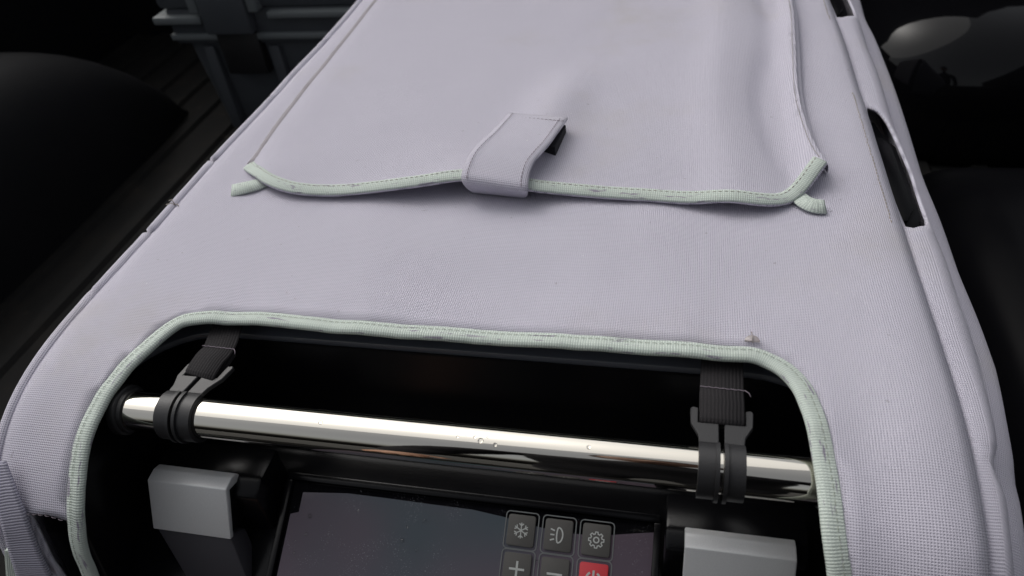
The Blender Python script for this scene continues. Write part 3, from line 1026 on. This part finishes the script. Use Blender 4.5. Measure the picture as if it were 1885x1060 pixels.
# ---- closing tab
TL_ = [(872, 353, .002), (860, 345, .010), (850, 330, .018), (853, 310, .021), (866, 282, .0235), (884, 262, .023), (905, 243, .021), (936, 209, .0165)]
TR_ = [(965, 363, .002), (971, 358, .008), (972, 350, .0145), (973, 330, .018), (981, 302, .021), (996, 283, .0215), (1014, 262, .021), (1045, 218, .0185)]
tab = obj('closing_tab', loft([[pix(a, b, T + h) for a, b, h in TL_], [pix(a, b, T + h) for a, b, h in TR_]], 40, 12), M['fabric'], cover)
solidify(tab, 0.0015, 0)
for f_ in (0.09, 0.90):
    c = [pix(a, b, T + h).lerp(pix(a2, b2, T + h2), f_) + Vector((0, -0.0004, 0.0013)) for (a, b, h), (a2, b2, h2) in zip(TL_[1:], TR_[1:])]
    c = resample(catmull(c, 8), 0.0015)
    obj('stitching', stitches(c, [Vector((0, -0.4, 0.9)).normalized()] * len(c), 0.0022, 0.0008, 0.00024), M['darkthread'], tab)
c = [pix(938, 213, T + .0168).lerp(pix(1041, 222, T + .0195), i / 10) + Vector((0, -0.002, 0.0006)) for i in range(11)]
obj('stitching', stitches(c, [Vector((0, 0, 1))] * len(c), 0.0022, 0.0008, 0.0002), M['darkthread'], tab)
vel = [(966, 262), (1022, 273), (1042, 232), (990, 222)]
vp = [pix(a, b, T + 0.0145) for a, b in vel]
obj('hook_tape', prism_bm([(p.x, p.y) for p in vp], lambda p, d: (p[0], p[1], d), T + 0.008, T + 0.0155, 0.0006), M['velcro'], tab, smooth=False)

# ================================================================== fridge
fr = empty('portable_fridge', (-0.1, 0.55, 0.0), 'black portable fridge with chrome bar handle and control panel under the cover', 'fridge')
MX = -0.2           # mirror: x -> MX - x
ZD = 0.405
# body under the cover
autosmooth(obj('body', box_bm(-0.312, 0.112, 0.262, 0.955, 0.02, 0.396, 0.01), M['body'], fr))
# lid deck: U-shaped rim around the handle recess
def recess_outline():
    pts = []
    for cx, cy, a0, a1, r in ((-0.240, 0.2115, 180, 90, 0.045),):
        for i in range(9):
            a = math.radians(a0 + (a1 - a0) * i / 8)
            pts.append((cx + r * math.cos(a), cy + r * math.sin(a)))
    left = [(-0.300, 0.196), (-0.290, 0.204)] + pts
    right_ = [(MX - x, y) for x, y in reversed(left)]
    return left + right_
ro = recess_outline()
poly = [(-0.315, 0.196)] + ro + [(0.115, 0.196), (0.115, 0.30), (-0.315, 0.30)]
autosmooth(obj('rim', zprism(poly, 0.4005, ZD, 0.0012, 2), M['deck'], fr))
# recess back wall and floor
autosmooth(obj('recess', xprism([(0.27, 0.400), (0.2572, 0.400), (0.2572, 0.30), (0.226, 0.295), (0.226, 0.25), (0.27, 0.25)], -0.30, 0.10, 0.002), M['body'], fr))
for s in (0, 1):
    xa_, xb_ = (-0.316, -0.2885) if not s else (MX + 0.2885, MX + 0.316)
    autosmooth(obj('front_cheek', xprism([(0.262, 0.03), (0.262, 0.392), (0.200, 0.392), (0.172, 0.380), (0.156, 0.350), (0.146, 0.30), (0.140, 0.03)], xa_, xb_, 0.003), M['body'], fr))
# front housing: sloped face that carries the panel
TH = math.radians(28)
P0 = Vector((-0.1, 0.2135, 0.342))
DW = Vector((0, -math.cos(TH), -math.sin(TH)))
PN = Vector((0, -math.sin(TH), math.cos(TH)))
def pan(u, w_, n=0.0):
    return P0 + Vector((u, 0, 0)) + DW * w_ + PN * n
def panpx(px, py, n=0.0):
    q = pixplane(px, py, P0 + PN * n, PN) - P0
    return q.x, q.dot(DW)
pa = pan(0, -0.012, -0.006); pb = pan(0, 0.11, -0.006)
autosmooth(obj('front_housing', xprism([(pa.y + .012, pa.z + 0.0), (pa.y, pa.z), (pb.y, pb.z), (pb.y + 0.01, 0.05), (0.261, 0.05), (0.261, 0.335)], -0.296, 0.096, 0.002), M['body'], fr))
# bezel frame
bz = [panpx(*p) for p in ((536, 872), (1216, 952))]
U0, U1 = bz[0][0], bz[1][0]
W0 = (bz[0][1] + bz[1][1]) / 2
WB = W0 + 0.10
def framebar(u0, u1, w0, w1, n0, n1, name):
    bm = bmesh.new()
    vs_ = [bm.verts.new(pan(u, w_, n)) for n in (n0, n1) for u, w_ in ((u0, w0), (u1, w0), (u1, w1), (u0, w1))]
    for f in ((0, 1, 2, 3), (7, 6, 5, 4), (0, 4, 5, 1), (1, 5, 6, 2), (2, 6, 7, 3), (3, 7, 4, 0)):
        bm.faces.new([vs_[i] for i in f])
    bmesh.ops.recalc_face_normals(bm, faces=bm.faces[:])
    bmesh.ops.bevel(bm, geom=bm.edges[:], offset=0.0007, segments=2, profile=0.5, affect='EDGES')
    return bm
cp = obj('control_panel', framebar(U0 + 0.0032, U1 - 0.0032, W0 + 0.0032, WB, -0.005, 0.0, 'g'), M['glass'], fr)
autosmooth(cp)
for nm, a in (('bezel', (U0, U1, W0 - 0.001, W0 + 0.003)), ('bezel', (U0 - 0.0006, U0 + 0.003, W0 + 0.0031, WB)), ('bezel', (U1 - 0.003, U1 + 0.0006, W0 + 0.0031, WB))):
    autosmooth(obj(nm, framebar(*a, -0.0055, 0.0026, nm), M['body'], cp))
# tinted sheet: sky reflection on the glass, put into its colour and outline
reflection_px = [(558, 906), (640, 908), (720, 918), (800, 929), (870, 938), (930, 952), (975, 966), (1040, 981), (1100, 986), (1150, 983), (1204, 980)]
fpn = [panpx(*p, 0.0004) for p in reflection_px]
refl = [(fpn[0][0] - 0.0, fpn[0][1])] + fpn[1:] + [(U1 - 0.0045, WB - 0.004), (U0 + 0.005, WB - 0.004), (U0 + 0.005, fpn[0][1] + 0.012), (fpn[0][0], fpn[0][1] + 0.0105)]
obj('display_reflection', prism_bm(refl, lambda p, d: pan(p[0], p[1], d), 0.0, 0.0005), M['sky_reflection'], cp, smooth=False)

# buttons
b11 = panpx(960, 977); b13 = panpx(1098, 994); b21 = panpx(946, 1047)
PU = (b13[0] - b11[0]) / 2
PWp = (b21[1] - (b11[1] + 0.0)) 
UB, WBt = b11[0], (b11[1] + b13[1]) / 2
BWD, BHT = PU * 0.74, PU * 0.80
def round_rect(w_, h_, r, n=4):
    out = []
    for cx, cy, a in ((w_ / 2 - r, h_ / 2 - r, 0), (-w_ / 2 + r, h_ / 2 - r, 90), (-w_ / 2 + r, -h_ / 2 + r, 180), (w_ / 2 - r, -h_ / 2 + r, 270)):
        for i in range(n + 1):
            t = math.radians(a + 90 * i / n)
            out.append((cx + r * math.cos(t), cy + r * math.sin(t)))
    return out
def strokes(lines, wd, n0, n1, u, w_):
    """printed icon: thin raised strokes; lines are polylines in (u, w)"""
    bm = bmesh.new()
    for ln in lines:
        closed = (Vector(ln[0]) - Vector(ln[-1])).length < 1e-9 and len(ln) > 2
        pts = [Vector(p) for p in (ln[:-1] if closed else ln)]
        N = len(pts)
        L, R = [], []
        for i in range(N):
            a = pts[i - 1] if (i or closed) else pts[i]
            b = pts[(i + 1) % N] if (i < N - 1 or closed) else pts[i]
            t = (b - a).normalized()
            nn = Vector((-t.y, t.x))
            L.append(bm.verts.new(pan(u + pts[i].x + nn.x * wd / 2, w_ + pts[i].y + nn.y * wd / 2, n1)))
            R.append(bm.verts.new(pan(u + pts[i].x - nn.x * wd / 2, w_ + pts[i].y - nn.y * wd / 2, n1)))
        for i in range(N if closed else N - 1):
            j = (i + 1) % N
            bm.faces.new((L[i], R[i], R[j], L[j]))
    r_ = bmesh.ops.extrude_face_region(bm, geom=bm.faces[:])
    for v in r_['geom']:
        if isinstance(v, bmesh.types.BMVert):
            v.co -= PN * (n1 - n0)
    bmesh.ops.recalc_face_normals(bm, faces=bm.faces[:])
    return bm
def circ(r, n=20, a0=0, a1=360, cx=0, cy=0, sx=1, sy=1):
    return [(cx + sx * r * math.cos(math.radians(a0 + (a1 - a0) * i / n)), cy + sy * r * math.sin(math.radians(a0 + (a1 - a0) * i / n))) for i in range(n + 1)]
R_ = PU * 0.20
def snow():
    out = []
    for k in range(6):
        a = math.radians(60 * k + 30)
        d = Vector((math.cos(a), math.sin(a)))
        out.append([(0, 0), tuple(d * R_)])
        for s in (-1, 1):
            b = math.radians(60 * k + 30 + s * 50)
            e = d * R_ * 0.62
            out.append([tuple(e), tuple(e + Vector((math.cos(b), math.sin(b))) * R_ * 0.40)])
    return out
def lamp():
    o = [circ(R_ * 0.95, 16, -90, 90, 0.0, 0, 0.62, 1.0) + circ(R_ * 0.95, 10, 90, 270, 0.0, 0, 0.22, 1.0)[1:]]
    for dy in (-0.62, 0, 0.62):
        o.append([(-R_ * 0.50, dy * R_ * 0.85), (-R_ * 1.05, dy * R_ * 1.15)])
    return o
def gear():
    pts = []
    for k in range(8):
        a = 45 * k
        for da, r in ((-14, 0.76), (-9, 1.0), (9, 1.0), (14, 0.76)):
            t = math.radians(a + da)
            pts.append((R_ * r * math.cos(t), R_ * r * math.sin(t)))
    pts.append(pts[0])
    return [pts, circ(R_ * 0.34, 14)]
plus = [[(-R_ * 1.0, 0), (R_ * 1.0, 0)], [(0, -R_ * 1.0), (0, R_ * 1.0)]]
minus = [[(-R_ * 1.0, 0), (R_ * 1.0, 0)]]
power = [circ(R_ * 0.9, 20, -60, 240), [(0, -R_ * 1.1), (0, -R_ * 0.1)]]
icons = [[snow(), lamp(), gear()], [plus, minus, power]]
for r in range(2):
    for c_ in range(3):
        u = UB + PU * c_
        w_ = WBt + PWp * r
        rr = round_rect(BWD, BHT, PU * 0.07)
        red = (r == 1 and c_ == 2)
        b = obj('button', prism_bm(rr, lambda p, d: pan(u + p[0], w_ + p[1], d), 0.0, 0.0016, 0.0005, 2), M['redkey'] if red else M['key'], fr)
        autosmooth(b)
        if red:
            b['label'] = 'red power button'
        obj('icon', strokes(icons[r][c_], PU * (0.055 if r else (0.027, 0.036, 0.034)[c_]), 0.0014, 0.00175, u, w_), M['icon'], b, smooth=False)
        ol = round_rect(BWD * 1.20, BHT * 1.19, PU * 0.10)
        obj('button_outline', strokes([ol + [ol[0]]], PU * 0.028, 0.0003, 0.0008, u, w_), M['outline'], b, smooth=False)

# handle bar and its sockets
BYC, BZC, BR = 0.2020, 0.3995, 0.0102
def cyl_x(x0, x1, y, z_, prof_r, seg=48):
    """lathe about an x axis: prof_r list of (x, r)"""
    verts, faces = [], []
    for x, r in prof_r:
        for k in range(seg):
            a = 2 * math.pi * k / seg
            verts.append((x, y + r * math.cos(a), z_ + r * math.sin(a)))
    for i in range(len(prof_r) - 1):
        for k in range(seg):
            a = i * seg + k; b = i * seg + (k + 1) % seg
            faces.append((a, b, b + seg, a + seg))
    return mesh_uv(verts, faces)
bl = pix(248, 757, BZC).x; br_ = pix(1502, 876, BZC).x
bar = obj('handle_bar', cyl_x(0, 0, BYC, BZC, [(bl - 0.004, 0.0), (bl - 0.004, BR), (br_ + 0.004, BR), (br_ + 0.004, 0.0)]), M['steel'], fr)
autosmooth(bar)
for sx in (0, 1):
    xs = [(bl - 0.008, 0.0), (bl - 0.008, 0.0115), (bl - 0.0065, 0.0130), (bl - 0.0030, 0.0130), (bl - 0.0024, 0.0124), (bl - 0.0022, 0.0116), (bl - 0.0002, 0.0113), (bl + 0.0002, BR + 0.0001)]
    if sx:
        xs = [(MX - x, r) for x, r in xs]
        xs = [(x + (br_ - (MX - bl)), r) for x, r in xs]
    autosmooth(obj('bar_socket', cyl_x(0, 0, BYC, BZC, xs), M['rubber'], fr))

# latch pods and silver latch handles
def mir(x0, x1, s):
    return (x0, x1) if not s else (MX - x1, MX - x0)
for s in (0, 1):
    x0, x1 = mir(-0.2705, -0.2055, s)
    autosmooth(obj('latch_housing', xprism([(0.217, 0.30), (0.217, 0.3575), (0.197, 0.3575), (0.188, 0.352), (0.188, 0.30)], x0, x1, 0.0022, 2), M['body'], fr))
    x0, x1 = ((-0.2665, -0.2195), (0.0145, 0.0635))[s]
    lt = obj('latch', xprism([(0.1988, 0.3560), (0.1968, 0.3602), (0.1925, 0.3620), (0.1858, 0.3612), (0.1722, 0.3352), (0.1748, 0.3338), (0.1880, 0.3578), (0.1955, 0.3550)], x0, x1, 0.0007, 3), M['silver'], fr)
    autosmooth(lt, 26)
    autosmooth(obj('latch_core', xprism([(0.200, 0.3535), (0.1892, 0.3560), (0.1770, 0.3345), (0.200, 0.330)], x0 + 0.0012, x1 - 0.0012, 0.0006), M['body'], lt))
    # dark arm that narrows below the silver cap
    xa0, xa1 = x0, x1
    xb0, xb1 = mir(-0.240, -0.205, s)
    bm = bmesh.new()
    top = [(xa0 + 0.0005, 0.1735, 0.3365), (xa1 - 0.0005, 0.1735, 0.3365), (xa1 - 0.0005, 0.185, 0.326), (xa0 + 0.0005, 0.185, 0.326)]
    bot = [(xb0, 0.150, 0.285), (xb1, 0.150, 0.285), (xb1, 0.165, 0.275), (xb0, 0.165, 0.275)]
    vt = [bm.verts.new(p) for p in top]; vb = [bm.verts.new(p) for p in bot]
    bm.faces.new(vt); bm.faces.new(vb[::-1])
    for i in range(4):
        bm.faces.new((vt[i], vb[i], vb[(i + 1) % 4], vt[(i + 1) % 4]))
    bmesh.ops.recalc_face_normals(bm, faces=bm.faces[:])
    bmesh.ops.bevel(bm, geom=bm.edges[:], offset=0.002, segments=2, profile=0.5, affect='EDGES')
    autosmooth(obj('latch_arm', bm, M['arm'], lt))

# side latches that show through the cover's windows
def side_latch(yc, ly):
    # plan outlines (x, y): base block and the raised pull plate on it
    pl = [(0.1135, yc - ly), (0.134, yc - ly * 0.98), (0.1425, yc - ly * 0.70), (0.1425, yc + ly * 0.44), (0.138, yc + ly * 0.60), (0.134, yc + ly * 0.92), (0.1135, yc + ly)]
    o = obj('side_latch', zprism(pl, 0.35, 0.4065, 0.0012, 2), M['latchblack'], fr)
    autosmooth(o)
    pl2 = [(0.129, yc - ly * 0.80), (0.1330, yc - ly * 0.80), (0.1385, yc - ly * 0.62), (0.1385, yc + ly * 0.40), (0.134, yc + ly * 0.55), (0.129, yc + ly * 0.55)]
    p_ = obj('latch_plate', zprism(pl2, 0.4068, 0.4090, 0.0007, 2), M['latchblack'], o)
    autosmooth(p_)
for yc, ly in ((0.437, 0.07), (0.755, 0.085)):
    side_latch(yc, ly)

# ================================================================== hook straps of the cover
def arc_ring(x0, x1, r0, r1, a0, a1, n=30):
    """C-shaped band about the bar; angle measured from +Y towards +Z"""
    verts, faces = [], []
    for i in range(n + 1):
        a = math.radians(a0 + (a1 - a0) * i / n)
        for x, r in ((x0, r0), (x1, r0), (x1, r1), (x0, r1)):
            verts.append((x, BYC + r * math.cos(a), BZC + r * math.sin(a)))
    for i in range(n):
        for k in range(4):
            p = i * 4
            faces.append((p + k, p + (k + 1) % 4, p + 4 + (k + 1) % 4, p + 4 + k))
    faces.append((0, 1, 2, 3)); faces.append(tuple(n * 4 + k for k in (3, 2, 1, 0)))
    me = mesh_uv(verts, faces)
    bm = bmesh.new(); bm.from_mesh(me)
    bmesh.ops.recalc_face_normals(bm, faces=bm.faces[:])
    return bm

def add_bm(dst, src):
    me = bpy.data.meshes.new('tmp'); src.to_mesh(me); src.free()
    dst.from_mesh(me); bpy.data.meshes.remove(me)

def hook_strap(clip_px, top_px, wd, lean, lab):
    """clip_px: pixel on the bar's front where the clip sits; strap goes up and back under the binding"""
    xc = pix(*clip_px, BZC + 0.004).x
    # plate leaves the ring tangentially towards the lid edge
    e0 = Vector((xc, BYC + 0.0075, BZC + 0.0100))
    xt = pix(*top_px, ZD + 0.004).x
    e1 = Vector((xc + lean * 0.35, 0.2205, 0.4105))
    e2 = Vector((xc + lean * 0.65, 0.2375, 0.4130))
    e3 = Vector((xt, 0.275, 0.4135))
    d = (e1 - e0).normalized()
    up = Vector((1, 0, 0)).cross(d).normalized()
    if up.z < 0: up = -up
    st_pts = [e1 - d * 0.001 - up * 0.002, e1 + up * 0.0012 - d * 0.0005, e1.lerp(e2, 0.5) + up * 0.0018, e2 + up * 0.0006, e2.lerp(e3, 0.5), e3]
    cp_ = resample(catmull(st_pts, 8), 0.0012)
    strap = obj('hook_strap', sweep(cp_, [up] * len(cp_), [(-wd / 2, 0.0), (-wd / 2 + 0.0006, 0.0007), (wd / 2 - 0.0006, 0.0007), (wd / 2, 0.0), (wd / 2 - 0.0006, -0.0007), (-wd / 2 + 0.0006, -0.0007)]), M['blackweb'], cover)
    autosmooth(strap, 60)
    low = [e1 - d * 0.002 - up * 0.0026, e2 - up * 0.0032]
    cl = resample([low[0], low[0].lerp(low[1], 0.5) - up * 0.0004, low[1]], 0.002)
    sl_ = obj('strap_loop', sweep(cl, [up] * len(cl), [(-wd / 2, 0.0), (-wd / 2, 0.0008), (wd / 2, 0.0008), (wd / 2, 0.0)]), M['blackweb'], strap)
    # cross stitching
    q = e2 + up * 0.0016 - d * 0.0005
    sp_ = [q + Vector((-wd / 2 + wd * i / 20 * 1.02, 0.00018 * math.sin(i * 1.9) - 0.0001 * i * 0.3, 0.0)) for i in range(21)] + [q + Vector((wd / 2 + 0.002, -0.0022, 0.0004)), q + Vector((wd / 2 + 0.0028, -0.0040, 0.0))]
    obj('stitching', tube(sp_, 0.00022, 6), M['darkthread'], strap)
    # clip: two halves, each a ring round the bar and a flat wing with an upright lug
    for s in (-1, 1):
        bm = bmesh.new()
        xa, xb = (xc + s * 0.0009, xc + s * 0.0098)
        x0, x1 = min(xa, xb), max(xa, xb)
        add_bm(bm, arc_ring(x0, x1, BR + 0.0002, BR + 0.0024, 60, 318))
        xi = min(xc + s * 0.0009, xc + s * 0.0026); xj = max(xc + s * 0.0009, xc + s * 0.0026)
        add_bm(bm, arc_ring(xi, xj, BR + 0.0022, BR + 0.0036, 66, 300))
        # tail lip at the lower end
        a = math.radians(318); yy = BYC + (BR + 0.0015) * math.cos(a); zz = BZC + (BR + 0.0015) * math.sin(a)
        add_bm(bm, box_bm(x0, x1, yy - 0.001, yy + 0.006, zz - 0.0022, zz, 0.0004, 1))
        hw = wd / 2
        wing = [(0.0012, -0.001), (0.0096, -0.001), (0.0100, 0.0030), (hw + 0.0036, 0.0090), (hw + 0.0040, 0.0165), (hw + 0.0030, 0.0178), (hw + 0.0004, 0.0172), (hw + 0.0004, 0.0095), (0.0012, 0.0095)]
        off = -0.0006
        fnw = lambda p, dd: e0 + Vector((s * p[0] + lean * 0.45 * p[1] / max(1e-6, (e1 - e0).length), 0, 0)) + Vector((0, d.y, d.z)).normalized() * p[1] + up * dd
        add_bm(bm, prism_bm(wing, fnw, -0.0022, 0.0006, 0.0004, 1))
        cl_ = obj('bar_clip', bm, M['clip'], strap)
        autosmooth(cl_, 30)
    strap['label'] = lab
    return strap
hook_strap((337, 757), (413, 600), 0.0185, 0.008, 'black hook strap leaning over the chrome bar beside the socket')
hook_strap((1327, 858), (1330, 665), 0.0195, 0.0, 'black hook strap standing straight above the chrome bar')

# ================================================================== water drops
def drops():
    bm = bmesh.new()
    rnd = random.Random(3)
    def drop(p, n, r):
        b2 = bmesh.new()
        bmesh.ops.create_icosphere(b2, subdivisions=2, radius=1)
        q = Vector((0, 0, 1)).rotation_difference(n).to_matrix().to_4x4()
        for v in b2.verts:
            v.co = Vector((v.co.x * r, v.co.y * r * rnd.uniform(0.8, 1.2), v.co.z * r * 0.55))
            v.co = p + q @ v.co
        add_bm(bm, b2)
    for px, py, r in ((571, 950, .0011), (565, 983, .0009), (545, 996, .0008), (543, 1018, .0008), (741, 994, .001), (767, 1012, .001), (989, 1034, .001), (782, 960, .001), (750, 970, .0007), (660, 940, .0006)):
        u, w_ = panpx(px, py)
        drop(pan(u, w_, 0.0008), PN, r)
    for xx, ang, r in ((-0.158, 105, .0012), (-0.155, 98, .0006), (-0.079, 112, .0014), (-0.082, 104, .0008), (-0.076, 100, .0006), (-0.09, 108, .0006), (-0.086, 100, .0005), (-0.03, 100, .001), (-0.072, 118, .001)):
        a = math.radians(ang)
        n = Vector((0, math.cos(a), math.sin(a)))
        drop(Vector((xx, BYC, BZC)) + n * BR, n, r)
    return bm
dr = obj('water_drops', drops(), M['water'])
dr['kind'] = 'stuff'
dr['label'] = 'small clear water drops on the display glass and chrome bar'
dr['category'] = 'water drops'
